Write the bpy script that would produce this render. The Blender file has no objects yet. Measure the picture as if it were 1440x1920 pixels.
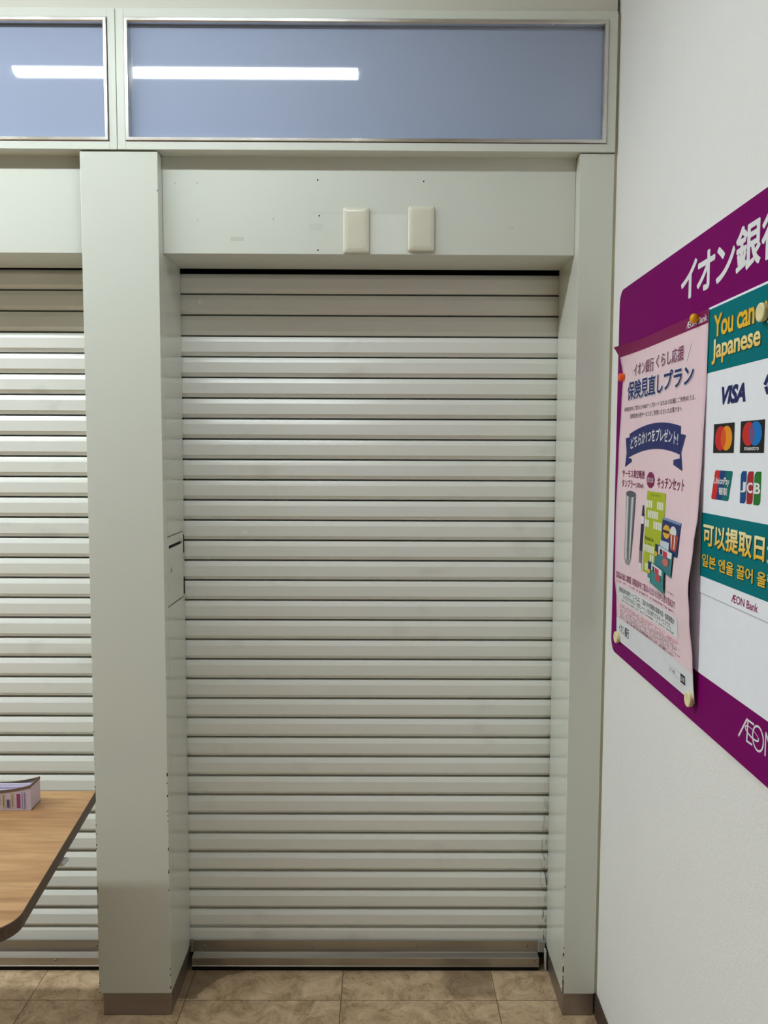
import bpy, bmesh, math, random
from mathutils import Vector, Matrix
random.seed(7)
S = bpy.context.scene
COL = S.collection

# ------------------------------------------------------------------ camera, world, exposure
F_PX = 1488.2
cam_d = bpy.data.cameras.new('camera')
cam_d.sensor_fit = 'HORIZONTAL'
cam_d.sensor_width = 36.0
cam_d.lens = 36.0 * F_PX / 1440.0
cam_d.clip_start = 0.02
cam = bpy.data.objects.new('camera', cam_d)
COL.objects.link(cam)
PITCH, YAW, ROLL = -0.0732, 0.0044, 0.0039
fw = Vector((math.sin(YAW) * math.cos(PITCH), math.cos(YAW) * math.cos(PITCH), math.sin(PITCH)))
rt0 = Vector((math.cos(YAW), -math.sin(YAW), 0))
up0 = rt0.cross(fw)
cr, sr = math.cos(ROLL), math.sin(ROLL)
rt = rt0 * cr + up0 * sr
up = up0 * cr - rt0 * sr
m3 = Matrix((rt, up, -fw)).transposed()
cam.matrix_world = Matrix.Translation((0, 0, 1.6)) @ m3.to_4x4()
S.camera = cam

wd = bpy.data.worlds.new('world')
S.world = wd
wd.use_nodes = True
wd.node_tree.nodes['Background'].inputs[0].default_value = (0.9, 0.95, 1.0, 1)
wd.node_tree.nodes['Background'].inputs[1].default_value = 0.0
TUBE_NEAR = 152.0      # emission of the lamps along the shutters, third and further from the corner
TUBE_FIRST = 52.0      # the lamp over the middle bay, set weaker to balance the brightness along the row
TUBE_SECOND = 75.0
S.view_settings.view_transform = 'Standard'
S.view_settings.look = 'None'
S.view_settings.exposure = 0.0
S.view_settings.gamma = 1.0
S.view_settings.use_curve_mapping = False
S.cycles.use_denoising = True
S.cycles.max_bounces = 8
S.cycles.diffuse_bounces = 5
S.cycles.glossy_bounces = 4
S.cycles.sample_clamp_indirect = 6.0

# ------------------------------------------------------------------ materials
def lin(c):
    return tuple(((v / 255) / 12.92 if v / 255 <= 0.04045 else ((v / 255 + 0.055) / 1.055) ** 2.4) for v in c) + (1,)

class NT:
    def __init__(self, name):
        self.m = bpy.data.materials.new(name)
        self.m.use_nodes = True
        self.t = self.m.node_tree
        self.b = self.t.nodes['Principled BSDF']
    def n(self, typ, **kw):
        nd = self.t.nodes.new(typ)
        for k, v in kw.items():
            setattr(nd, k, v)
        return nd
    def l(self, a, b):
        self.t.links.new(a, b)
    def val(self, x, sock):
        if isinstance(x, (int, float)):
            sock.default_value = x
        else:
            self.l(x, sock)
    def math(self, op, a, b=0.0, c=None, clamp=False):
        nd = self.n('ShaderNodeMath', operation=op, use_clamp=clamp)
        self.val(a, nd.inputs[0]); self.val(b, nd.inputs[1])
        if c is not None:
            self.val(c, nd.inputs[2])
        return nd.outputs[0]
    def smooth(self, x, lo, hi):
        nd = self.n('ShaderNodeMapRange', interpolation_type='SMOOTHSTEP')
        self.val(x, nd.inputs[0]); nd.inputs[1].default_value = lo; nd.inputs[2].default_value = hi
        return nd.outputs[0]
    def pos(self):
        g = self.n('ShaderNodeNewGeometry')
        s = self.n('ShaderNodeSeparateXYZ')
        self.l(g.outputs['Position'], s.inputs[0])
        return g.outputs['Position'], s.outputs[0], s.outputs[1], s.outputs[2]
    def scaled(self, vec, sc):
        nd = self.n('ShaderNodeVectorMath', operation='MULTIPLY')
        self.l(vec, nd.inputs[0]); nd.inputs[1].default_value = sc
        return nd.outputs[0]
    def noise(self, vec, scale, detail=3, rough=0.55, dist=0.0):
        nd = self.n('ShaderNodeTexNoise')
        self.l(vec, nd.inputs['Vector'])
        nd.inputs['Scale'].default_value = scale
        nd.inputs['Detail'].default_value = detail
        nd.inputs['Roughness'].default_value = rough
        nd.inputs['Distortion'].default_value = dist
        return nd.outputs[0]
    def mix(self, f, a, b):
        nd = self.n('ShaderNodeMix', data_type='RGBA')
        self.val(f, nd.inputs[0])
        for x, i in ((a, 6), (b, 7)):
            if isinstance(x, tuple):
                nd.inputs[i].default_value = x
            else:
                self.l(x, nd.inputs[i])
        return nd.outputs[2]
    def ramp(self, f, stops):
        nd = self.n('ShaderNodeValToRGB')
        e = nd.color_ramp.elements
        while len(e) < len(stops):
            e.new(0.5)
        for i, (p, c) in enumerate(stops):
            e[i].position = p; e[i].color = c
        self.l(f, nd.inputs[0])
        return nd.outputs[0]
    def bump(self, h, strength, dist):
        nd = self.n('ShaderNodeBump')
        nd.inputs['Strength'].default_value = strength
        nd.inputs['Distance'].default_value = dist
        self.l(h, nd.inputs['Height'])
        self.l(nd.outputs[0], self.b.inputs['Normal'])
    def set(self, **kw):
        names = {'col': 'Base Color', 'rough': 'Roughness', 'metal': 'Metallic', 'spec': 'Specular IOR Level', 'trans': 'Transmission Weight', 'ior': 'IOR'}
        for k, v in kw.items():
            s = self.b.inputs[names[k]]
            if isinstance(v, (int, float, tuple)):
                s.default_value = v
            else:
                self.l(v, s)
        return self.m

MATS = {}
def flat(rgb, rough=0.5, spec=0.10, metal=0.0):
    """printed ink, plastic or paint of one colour with a slight procedural variation"""
    key = (rgb, rough, spec, metal)
    if key in MATS:
        return MATS[key]
    t = NT('colour_%d_%d_%d' % rgb)
    p, *_ = t.pos()
    nz = t.noise(p, 35.0, 2)
    c = lin(rgb)
    c2 = tuple(v * 0.94 for v in c[:3]) + (1,)
    t.set(col=t.mix(nz, c2, c), rough=rough, spec=spec, metal=metal)
    MATS[key] = t.m
    return t.m

def paint_mat(name, rgb, rough, edges=(), ztop=1.0):
    """painted sheet steel with faint blotches, and chips of bare dark metal along worn edges"""
    t = NT(name)
    p, x, y, z = t.pos()
    nz = t.noise(t.scaled(p, (1, 1, 0.5)), 2.2, 3)
    c = lin(rgb)
    c1 = tuple(v * 0.955 for v in c[:3]) + (1,)
    col = t.mix(nz, c1, c)
    spk = t.noise(p, 85.0, 2)
    spk_m = t.math('MULTIPLY', t.smooth(spk, 0.775, 0.80), 0.55)
    col = t.mix(spk_m, col, lin((120, 112, 98)))
    rg = rough
    if edges:
        m = 0.0
        first = True
        for e in edges:
            d = t.math('ABSOLUTE', t.math('SUBTRACT', x, e))
            k = t.math('LESS_THAN', d, 0.0028)
            if first:
                m = k; first = False
            else:
                m = t.math('MAXIMUM', m, k)
        fr = t.math('LESS_THAN', y, 2.1565)
        m = t.math('MULTIPLY', m, fr)
        c3 = t.noise(t.scaled(p, (1.0, 1.0, 1.0)), 46.0, 3, 0.6)
        big = t.noise(t.scaled(p, (0.1, 0.1, 1.0)), 5.0, 2)
        low = t.smooth(z, ztop, 0.05)
        thr = t.math('ADD', c3, t.math('MULTIPLY', t.math('SUBTRACT', big, 0.5), 0.5))
        thr = t.math('ADD', thr, t.math('MULTIPLY', low, 0.13))
        chip = t.math('MULTIPLY', t.math('GREATER_THAN', thr, 0.73), m)
        col = t.mix(chip, col, lin((48, 42, 36)))
    return t.set(col=col, rough=rg, spec=0.5)

BEIGE = (218, 221, 210)
M_PILLAR_L = paint_mat('pillar_paint', BEIGE, 0.20, (-0.5904, -0.7942), 1.3)
M_PILLAR_R = paint_mat('pillar_paint_worn', BEIGE, 0.20, (0.5231,), 1.1)
M_PANEL = paint_mat('panel_paint', BEIGE, 0.38)
M_FRAME = paint_mat('frame_paint', BEIGE, 0.38)
M_UPPER = paint_mat('upper_wall_paint', (214, 212, 200), 0.6)

def slat_mat():
    t = NT('shutter_slat_paint')
    p, x, y, z = t.pos()
    st = t.noise(t.scaled(p, (0.9, 1, 38.0)), 3.0, 4, 0.6)
    sc = t.noise(t.scaled(p, (2.5, 1, 150.0)), 2.2, 2, 0.6)
    scm = t.math('MULTIPLY', t.smooth(sc, 0.70, 0.76), 0.30)
    col = t.mix(st, lin((232, 233, 226)), lin((238, 239, 232)))
    col = t.mix(scm, col, lin((228, 228, 224)))
    drt = t.math('MULTIPLY', t.smooth(t.noise(t.scaled(p, (1.5, 1, 2.5)), 2.6, 4), 0.6, 0.75), 0.22)
    col = t.mix(drt, col, lin((150, 144, 132)))
    edge = t.math('MULTIPLY', t.smooth(x, 0.492, 0.522), t.smooth(t.noise(t.scaled(p, (6, 1, 1)), 28.0, 3), 0.52, 0.62))
    edge = t.math('MULTIPLY', edge, t.smooth(z, 0.75, 0.1))
    col = t.mix(edge, col, lin((40, 36, 32)))
    return t.set(col=col, rough=t.math('ADD', t.math('MULTIPLY', st, 0.03), 0.25), spec=0.6)
M_SLAT = slat_mat()

def metal_mat(name, rgb, rough, stretch=(1, 1, 1), amp=0.35):
    t = NT(name)
    p, *_ = t.pos()
    nz = t.noise(t.scaled(p, stretch), 9.0, 4, 0.6)
    c = lin(rgb)
    c2 = tuple(v * (1 - amp) for v in c[:3]) + (1,)
    return t.set(col=t.mix(nz, c2, c), rough=t.math('ADD', t.math('MULTIPLY', nz, 0.16), rough - 0.08), metal=1.0)
M_BEAD = metal_mat('bright_stainless', (232, 229, 224), 0.24)
M_RAIL = metal_mat('rail_aluminium', (190, 185, 177), 0.40, (0.4, 6, 9), 0.25)
M_KICK = metal_mat('kick_plate_steel', (174, 168, 166), 0.42, (1, 1, 8), 0.2)
M_DARK = flat((22, 21, 19), 0.7, 0.2)
M_SCREW = metal_mat('screw_metal', (150, 145, 135), 0.3)
M_HINGE = flat((28, 26, 24), 0.5)

def glass_mat():
    t = NT('milky_transom_glass')
    p, *_ = t.pos()
    nz = t.noise(p, 1.3, 2)
    col = t.mix(nz, lin((156, 168, 194)), lin((163, 174, 198)))
    return t.set(col=col, rough=0.035, spec=0.55)
M_GLASS = glass_mat()

def wall_mat(name, rgb, bump=0.5):
    t = NT(name)
    p, *_ = t.pos()
    n1 = t.noise(p, 230.0, 3, 0.65)
    n2 = t.noise(p, 95.0, 2, 0.5)
    c = lin(rgb)
    c2 = tuple(v * 0.95 for v in c[:3]) + (1,)
    big = t.noise(p, 3.0, 3)
    col = t.mix(big, c2, c)
    sc = t.math('MULTIPLY', t.smooth(t.noise(t.scaled(p, (3, 9, 0.7)), 6.0, 2), 0.72, 0.78), 0.10)
    col = t.mix(sc, col, lin((150, 148, 142)))
    t.bump(t.math('ADD', n1, n2), bump, 0.0012)
    return t.set(col=col, rough=0.75, spec=0.25)
M_WALL = wall_mat('embossed_white_wallpaper', (240, 240, 238), 0.9)
M_REAR = wall_mat('grey_rear_wall', (84, 85, 89))
M_CEIL = wall_mat('ceiling_board', (226, 225, 220), 0.3)

def floor_mat():
    t = NT('marbled_floor_tile')
    p, x, y, z = t.pos()
    TX, TY, PITCH_T = -0.1109, 2.2185, 0.4572
    def joint(v, o):
        f = t.math('FRACT', t.math('DIVIDE', t.math('SUBTRACT', v, o - 50 * PITCH_T), PITCH_T))
        d = t.math('MINIMUM', f, t.math('SUBTRACT', 1.0, f))
        return t.math('LESS_THAN', d, 0.0032)
    j = t.math('MAXIMUM', joint(x, TX), joint(y, TY))
    # every tile gets its own shift of the marbling
    ix = t.math('FLOOR', t.math('DIVIDE', t.math('SUBTRACT', x, TX), PITCH_T))
    iy = t.math('FLOOR', t.math('DIVIDE', t.math('SUBTRACT', y, TY), PITCH_T))
    comb = t.n('ShaderNodeCombineXYZ')
    t.l(t.math('MULTIPLY', ix, 3.7), comb.inputs[0]); t.l(t.math('MULTIPLY', iy, 5.3), comb.inputs[1])
    add = t.n('ShaderNodeVectorMath', operation='ADD')
    t.l(p, add.inputs[0]); t.l(comb.outputs[0], add.inputs[1])
    q = add.outputs[0]
    n1 = t.noise(q, 13.0, 8, 0.68, 0.8)
    n2 = t.noise(q, 34.0, 4, 0.6, 1.2)
    col = t.ramp(n1, [(0.28, lin((150, 124, 94))), (0.5, lin((192, 165, 132))), (0.70, lin((220, 195, 162)))])
    vein = t.math('SUBTRACT', 1.0, t.smooth(t.math('ABSOLUTE', t.math('SUBTRACT', n2, 0.5)), 0.0, 0.028))
    vein = t.math('MULTIPLY', vein, t.smooth(n1, 0.62, 0.40))
    col = t.mix(t.math('MULTIPLY', vein, 0.6), col, lin((98, 78, 56)))
    spots = t.smooth(t.noise(q, 58.0, 2), 0.70, 0.74)
    col = t.mix(t.math('MULTIPLY', spots, 0.5), col, lin((92, 74, 54)))
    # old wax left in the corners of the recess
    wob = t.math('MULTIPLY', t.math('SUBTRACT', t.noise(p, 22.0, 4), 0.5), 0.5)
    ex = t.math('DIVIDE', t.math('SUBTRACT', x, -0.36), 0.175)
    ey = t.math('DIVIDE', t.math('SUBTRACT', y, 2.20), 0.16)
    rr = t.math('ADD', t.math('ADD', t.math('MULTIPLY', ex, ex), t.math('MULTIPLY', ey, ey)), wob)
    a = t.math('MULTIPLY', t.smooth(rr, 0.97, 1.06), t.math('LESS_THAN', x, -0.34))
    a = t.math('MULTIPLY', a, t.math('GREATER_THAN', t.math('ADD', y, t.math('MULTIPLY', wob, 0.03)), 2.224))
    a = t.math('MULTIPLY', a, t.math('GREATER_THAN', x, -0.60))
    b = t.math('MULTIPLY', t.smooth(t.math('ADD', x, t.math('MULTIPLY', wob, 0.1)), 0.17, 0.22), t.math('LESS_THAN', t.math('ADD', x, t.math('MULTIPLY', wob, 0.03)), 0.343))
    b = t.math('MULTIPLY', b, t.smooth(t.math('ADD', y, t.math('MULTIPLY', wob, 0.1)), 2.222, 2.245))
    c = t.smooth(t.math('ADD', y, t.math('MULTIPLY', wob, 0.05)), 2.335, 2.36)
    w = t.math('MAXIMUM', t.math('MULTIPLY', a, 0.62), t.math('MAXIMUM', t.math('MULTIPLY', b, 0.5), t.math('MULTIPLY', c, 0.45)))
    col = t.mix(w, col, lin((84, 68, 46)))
    col = t.mix(t.math('MULTIPLY', j, 0.8), col, lin((70, 54, 38)))
    t.bump(t.math('SUBTRACT', n2, t.math('MULTIPLY', j, 2.0)), 0.25, 0.0015)
    return t.set(col=col, rough=t.math('ADD', t.math('MULTIPLY', n1, 0.2), 0.30), spec=0.4)
M_FLOOR = floor_mat()

def wood_mat():
    t = NT('oak_laminate')
    p, x, y, z = t.pos()
    g = t.noise(t.scaled(p, (1.6, 14.0, 14.0)), 2.2, 5, 0.62, 0.5)
    f = t.noise(t.scaled(p, (5.0, 120.0, 120.0)), 2.0, 3, 0.6)
    band = t.noise(t.scaled(p, (0.5, 5.0, 5.0)), 2.4, 2)
    h = t.math('ADD', t.math('MULTIPLY', g, 0.6), t.math('MULTIPLY', band, 0.4))
    col = t.ramp(h, [(0.30, lin((140, 98, 62))), (0.45, lin((178, 135, 92))), (0.60, lin((200, 158, 112))), (0.75, lin((186, 143, 98)))])
    col = t.mix(t.math('MULTIPLY', t.smooth(f, 0.52, 0.66), 0.38), col, lin((140, 100, 62)))
    return t.set(col=col, rough=0.42, spec=0.4)
M_WOOD = wood_mat()
def edge_mat():
    t = NT('dark_edge_band')
    p, *_ = t.pos()
    g = t.noise(t.scaled(p, (6, 6, 90)), 2.0, 4)
    return t.set(col=t.mix(g, lin((70, 52, 42)), lin((104, 82, 66))), rough=0.45, spec=0.4)
M_EDGE = edge_mat()

def emit_mat(name, strength, col=(0.875, 0.965, 1.0, 1)):
    t = NT(name)
    t.b.inputs['Base Color'].default_value = (0.9, 0.9, 0.9, 1)
    t.b.inputs['Emission Color'].default_value = col
    t.b.inputs['Emission Strength'].default_value = strength
    return t.m
M_TUBE_F = emit_mat('fluorescent_tube_glow_first', TUBE_FIRST)
M_TUBE_G = emit_mat('fluorescent_tube_glow_second', TUBE_SECOND)
M_TUBE_N = emit_mat('fluorescent_tube_glow', TUBE_NEAR)
M_LAMP = flat((238, 238, 234), 0.4)

# ------------------------------------------------------------------ mesh helpers
def link(name, me, mat=None, parent=None):
    o = bpy.data.objects.new(name, me)
    COL.objects.link(o)
    if mat is not None and me is not None:
        if isinstance(mat, (list, tuple)):
            for mm in mat:
                me.materials.append(mm)
        else:
            me.materials.append(mat)
    if parent is not None:
        o.parent = parent
    return o

def bm_obj(name, bm, mat, parent=None, smooth=False):
    bmesh.ops.recalc_face_normals(bm, faces=bm.faces[:])
    me = bpy.data.meshes.new(name)
    bm.to_mesh(me); bm.free()
    if smooth:
        for p in me.polygons:
            p.use_smooth = True
    return link(name, me, mat, parent)

def empty(name, loc=(0, 0, 0)):
    """the thing's base point; parts keep world coordinates by an inverse parent offset"""
    o = bpy.data.objects.new(name, None)
    o.empty_display_size = 0.05
    o.location = loc
    COL.objects.link(o)
    return o

def own(root):
    """children were modelled in world space: keep them there"""
    inv = Matrix.Translation(root.location).inverted()
    for c in root.children:
        c.matrix_parent_inverse = inv
    return root

def tag(o, label, cat=None, group=None, kind=None):
    o['label'] = label
    if cat: o['category'] = cat
    if group: o['group'] = group
    if kind: o['kind'] = kind
    return o

def box(bm, x0, x1, y0, y1, z0, z1, bev=0.0, seg=1):
    vs = [bm.verts.new((x, y, z)) for x in (x0, x1) for y in (y0, y1) for z in (z0, z1)]
    fs = [(0, 1, 3, 2), (4, 6, 7, 5), (0, 4, 5, 1), (2, 3, 7, 6), (0, 2, 6, 4), (1, 5, 7, 3)]
    faces = [bm.faces.new([vs[i] for i in f]) for f in fs]
    if bev > 0:
        es = list({e for f in faces for e in f.edges})
        bmesh.ops.bevel(bm, geom=es, offset=bev, segments=seg, affect='EDGES', profile=0.5)
    return vs

def boxes(name, lst, mat, parent=None, bev=0.0, seg=1):
    bm = bmesh.new()
    for b in lst:
        box(bm, *b, bev=bev, seg=seg)
    return bm_obj(name, bm, mat, parent)

def extrude_x(bm, prof, x0, x1, closed=True, caps=True):
    a = [bm.verts.new((x0, y, z)) for y, z in prof]
    b = [bm.verts.new((x1, y, z)) for y, z in prof]
    n = len(prof)
    for i in range(n if closed else n - 1):
        j = (i + 1) % n
        bm.faces.new((a[i], a[j], b[j], b[i]))
    if closed and caps:
        bm.faces.new(a); bm.faces.new(b[::-1])

def disc_cyl(bm, c, axis, r, h, seg=24, profile=None):
    """solid of revolution about axis through c: profile = [(radius, height)...]"""
    axis = Vector(axis).normalized()
    t = axis.orthogonal().normalized(); u = axis.cross(t)
    prof = profile or [(r, 0), (r, h)]
    rings = []
    for rr, hh in prof:
        if rr < 1e-6:
            rings.append([bm.verts.new(Vector(c) + axis * hh)])
        else:
            rings.append([bm.verts.new(Vector(c) + axis * hh + (t * math.cos(k * 2 * math.pi / seg) + u * math.sin(k * 2 * math.pi / seg)) * rr) for k in range(seg)])
    for a, b in zip(rings[:-1], rings[1:]):
        for k in range(seg):
            k2 = (k + 1) % seg
            if len(a) == 1 and len(b) == 1: continue
            if len(a) == 1: bm.faces.new((a[0], b[k], b[k2]))
            elif len(b) == 1: bm.faces.new((a[k], a[k2], b[0]))
            else: bm.faces.new((a[k], a[k2], b[k2], b[k]))
    for ring in (rings[0], rings[-1]):
        if len(ring) > 2: bm.faces.new(ring)

# ------------------------------------------------------------------ the setting
Z_CEIL = 3.06
Y_FACE = 2.153       # front of the pillars
Y_LIP = 2.147        # front of the transom frame
Y_PAN = 2.195        # lintel panel
Y_SHUT = 2.386       # shutter
Z_LIP = 2.3935
Z_PAN = 2.138
XL0, XL1 = -0.7942, -0.5904
XR0, XR1 = 0.5231, 0.6140
XW, KW = 0.6215, 0.0134       # right wall passes (XW, 2.153), slightly out of square

def WP(s, z, d=0.0):
    """a point on the right wall: s along it from the corner, z up, d out into the room"""
    return Vector((XW - KW * s - d, 2.153 - s + KW * d, z))

fl = boxes('floor', [(-10.2, 1.0, -2.6, 2.6, -0.08, 0.0)], M_FLOOR)
tag(fl, 'marbled brown floor tiles with dark joints and old wax stains by the shutter', kind='structure')
ce = boxes('ceiling', [(-10.2, 1.0, -2.6, 2.6, Z_CEIL, Z_CEIL + 0.08)], M_CEIL)
tag(ce, 'white ceiling boards over the room', kind='structure')

bm = bmesh.new()
vs = []
for s in (-0.43, 4.75):
    for d in (0, -0.12):
        for z in (0, Z_CEIL):
            vs.append(bm.verts.new(WP(s, z, d)))
for f in [(0, 1, 3, 2), (4, 6, 7, 5), (0, 4, 5, 1), (2, 3, 7, 6), (0, 2, 6, 4), (1, 5, 7, 3)]:
    bm.faces.new([vs[i] for i in f])
wr = bm_obj('wall_right', bm, M_WALL)
tag(wr, 'white wall with fine embossed wallpaper behind the purple notice board', kind='structure')
wl = boxes('wall_left', [(-10.2, -10.08, -2.6, 2.6, 0, Z_CEIL)], M_WALL)
tag(wl, 'white wall at the far left end of the room', kind='structure')
wb = boxes('wall_rear', [(-10.08, 0.54, -2.6, -2.48, 0, Z_CEIL)], M_REAR)
tag(wb, 'grey panelled wall behind the photographer', kind='structure')
# dark backing added to block light behind the shutters, and the strip of wall over the transom windows
bk = boxes('wall_back', [(-10.08, 0.62, 2.47, 2.59, 0, Z_CEIL)], M_DARK)
tag(bk, 'unseen dark backing added behind the roller shutters', kind='structure')
uw = boxes('wall_front', [(-10.08, 0.6135, 2.156, 2.20, 2.7500, Z_CEIL)], M_UPPER)
tag(uw, 'plain beige strip of wall above the transom windows', kind='structure')

# baseboard on the right wall
bm = bmesh.new()
vs = []
for s in (0.0, 4.5):
    for d in (0.0005, 0.005):
        for z in (0.0, 0.0675):
            vs.append(bm.verts.new(WP(s, z, d)))
for f in [(0, 1, 3, 2), (4, 6, 7, 5), (0, 4, 5, 1), (2, 3, 7, 6), (0, 2, 6, 4), (1, 5, 7, 3)]:
    bm.faces.new([vs[i] for i in f])
bb = bm_obj('baseboard_right', bm, flat((84, 70, 60), 0.5))
tag(bb, 'dark brown vinyl baseboard along the foot of the white wall', kind='structure')

# ---- transom windows
def window(name, x0, x1, label, strip_r):
    r = empty(name, ((x0 + x1) / 2, Y_LIP, Z_LIP))
    zt = 2.7485
    bx0, bx1, bz0, bz1 = x0 + 0.0215, x1 - strip_r, 2.4138, 2.7262
    y1 = Y_LIP + 0.05
    bm = bmesh.new()
    box(bm, x0 + 0.0008, bx0, Y_LIP, y1, Z_LIP, zt, 0.0008)
    box(bm, bx1, x1 - 0.0008, Y_LIP, y1, Z_LIP, zt, 0.0008)
    box(bm, bx0, bx1, Y_LIP, y1, Z_LIP, bz0, 0.0006)
    box(bm, bx0, bx1, Y_LIP, y1, bz1, zt, 0.0006)
    bm_obj('window_frame', bm, M_FRAME, r)
    # mitred stainless bead: front band, then a sloping inner return
    g = 0.0012
    loops = [(0.0, 0.006), (0.0, -0.0025), (0.0014, -0.004), (0.0085, -0.004), (0.0105, -0.001), (0.0112, 0.022), (0.0112, 0.03)]
    bm = bmesh.new()
    rings = []
    for off, dy in loops:
        a0, a1, c0, c1 = bx0 + g + off, bx1 - g - off, bz0 + g + off, bz1 - g - off
        rings.append([bm.verts.new((x, Y_LIP + dy, z)) for x, z in ((a0, c0), (a1, c0), (a1, c1), (a0, c1))])
    for a, b in zip(rings[:-1], rings[1:]):
        for k in range(4):
            bm.faces.new((a[k], a[(k + 1) % 4], b[(k + 1) % 4], b[k]))
    bm_obj('glazing_bead', bm, M_BEAD, r)
    boxes('glass_pane', [(bx0 + 0.006, bx1 - 0.006, Y_LIP + 0.0185, Y_LIP + 0.027, bz0 + 0.006, bz1 - 0.006)], M_GLASS, r)
    tag(own(r), label, kind='structure')
    for c in r.children:
        if c.name.startswith('glass_pane'): c['label'] = 'milky blue-grey glass pane'
        if c.name.startswith('glazing_bead'): c['label'] = 'bright stainless steel bead'
    return r
window('window_1', -0.6930, 0.6138, 'wide milky blue transom window above the middle shutter, lamp mirrored on its left', 0.0235)
window('window_2', -2.0000, -0.6930, 'milky blue transom window cut off at the left edge of the view', 0.0205)

# ---- pillars
def pillar(x0, x1, mat, label, kx0, kx1, key=None):
    r = empty('pillar', ((x0 + x1) / 2, Y_FACE, 0))
    zk, zt = 0.0674, 2.3905
    yb = 2.3765
    bm = bmesh.new()
    if key is None:
        box(bm, x0, x1, Y_FACE, yb, zk, zt, 0.0012, 2)
    else:
        # the side face on +x carries an opening for the slot box
        ya, yc, za, zc = key
        box(bm, x0, x1 - 0.012, Y_FACE + 0.004, yb, zk, zt)
        box(bm, x0, x1, Y_FACE, ya, zk, zt, 0.0012, 2)
        box(bm, x1 - 0.014, x1, ya, yb, zk, za)
        box(bm, x1 - 0.014, x1, ya, yb, zc, zt)
        box(bm, x1 - 0.014, x1, yc, yb, za, zc)
    bm_obj('pillar_casing', bm, mat, r)
    kp = boxes('kick_plate', [(kx0, kx1, Y_FACE + 0.0035, yb - 0.002, 0.0, zk - 0.0005)], M_KICK, r, 0.0025, 2)
    kp['label'] = 'brown-grey steel kick plate'
    return tag(own(r), label, kind='structure')
KEY = (2.1905, 2.3635, 1.1690, 1.3690)
pillar(XL0, XL1, M_PILLAR_L, 'wide beige painted steel pillar between the two shutters', XL0 + 0.009, XL1 - 0.0008, KEY)
pillar(XR0, XR1, M_PILLAR_R, 'narrow beige painted pillar with chipped edge beside the white wall', XR0 + 0.0008, XR1 - 0.001)
ck = boxes('trim_1', [(XR1 + 0.0002, XW + 0.004, Y_FACE + 0.0035, Y_FACE + 0.03, 0.0674, 2.745)], flat((196, 188, 160), 0.6))
tag(ck, 'yellowed caulk strip between the narrow pillar and the white wall', kind='structure')

# ---- lintel panels over the shutters
def lintel(x0, x1, label, holes=(), smudges=()):
    r = empty('lintel_panel', ((x0 + x1) / 2, Y_PAN, Z_PAN))
    bm = bmesh.new()
    box(bm, x0 + 0.0005, x1 - 0.0005, Y_PAN, Y_PAN + 0.012, Z_PAN, Z_LIP + 0.02, 0.0008)
    bm_obj('panel_face', bm, M_PANEL, r)
    boxes('soffit', [(x0 + 0.0005, x1 - 0.0005, Y_PAN + 0.0122, 2.372, Z_PAN + 0.0004, Z_PAN + 0.016)], M_PANEL, r)
    boxes('upper_soffit', [(x0 + 0.0005, x1 - 0.0005, Y_LIP + 0.0505, Y_PAN + 0.07, Z_LIP + 0.0205, Z_LIP + 0.034)], M_PANEL, r)
    for hx, hz in holes:
        bm = bmesh.new()
        disc_cyl(bm, (hx, Y_PAN - 0.0002, hz), (0, -1, 0), 0.0022, 0.0003, 12)
        h = bm_obj('screw_hole', bm, M_DARK, r)
    for (a, b, c, d, m) in smudges:
        boxes('tape_residue', [(a, b, Y_PAN - 0.0003, Y_PAN - 0.00005, c, d)], m, r)
    tag(own(r), label, kind='structure')
    return r
SM = flat((205, 207, 194), 0.6)
SM2 = flat((214, 217, 206), 0.45)
SM3 = flat((228, 231, 222), 0.35)
lintel(XL1, XR0, 'pale lintel panel over the middle shutter carrying two blank plates', [(-0.1722, 2.3335), (-0.1681, 2.2398), (-0.1719, 2.1490), (0.113, 2.3315)],
       [(-0.4081, -0.3716, 2.1720, 2.1825, SM), (-0.195, -0.158, 2.2000, 2.2190, SM2), (-0.192, -0.1045, 2.246, 2.2495, SM2), (-0.031, 0.069, 2.140, 2.2440, SM3), (0.345, 0.358, 2.2075, 2.2110, SM), (-0.1945, -0.1935, 2.140, 2.20, SM2)])
lintel(-2.0, XL0, 'pale lintel panel over the left shutter')

# transom head plate that closes the wall above the lintels
th = boxes('trim_2', [(-2.0, 0.6135, Y_LIP + 0.0505, 2.40, Z_LIP + 0.036, 2.748)], M_DARK)
tag(th, 'dark cavity lining behind the transom windows', kind='structure')

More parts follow.
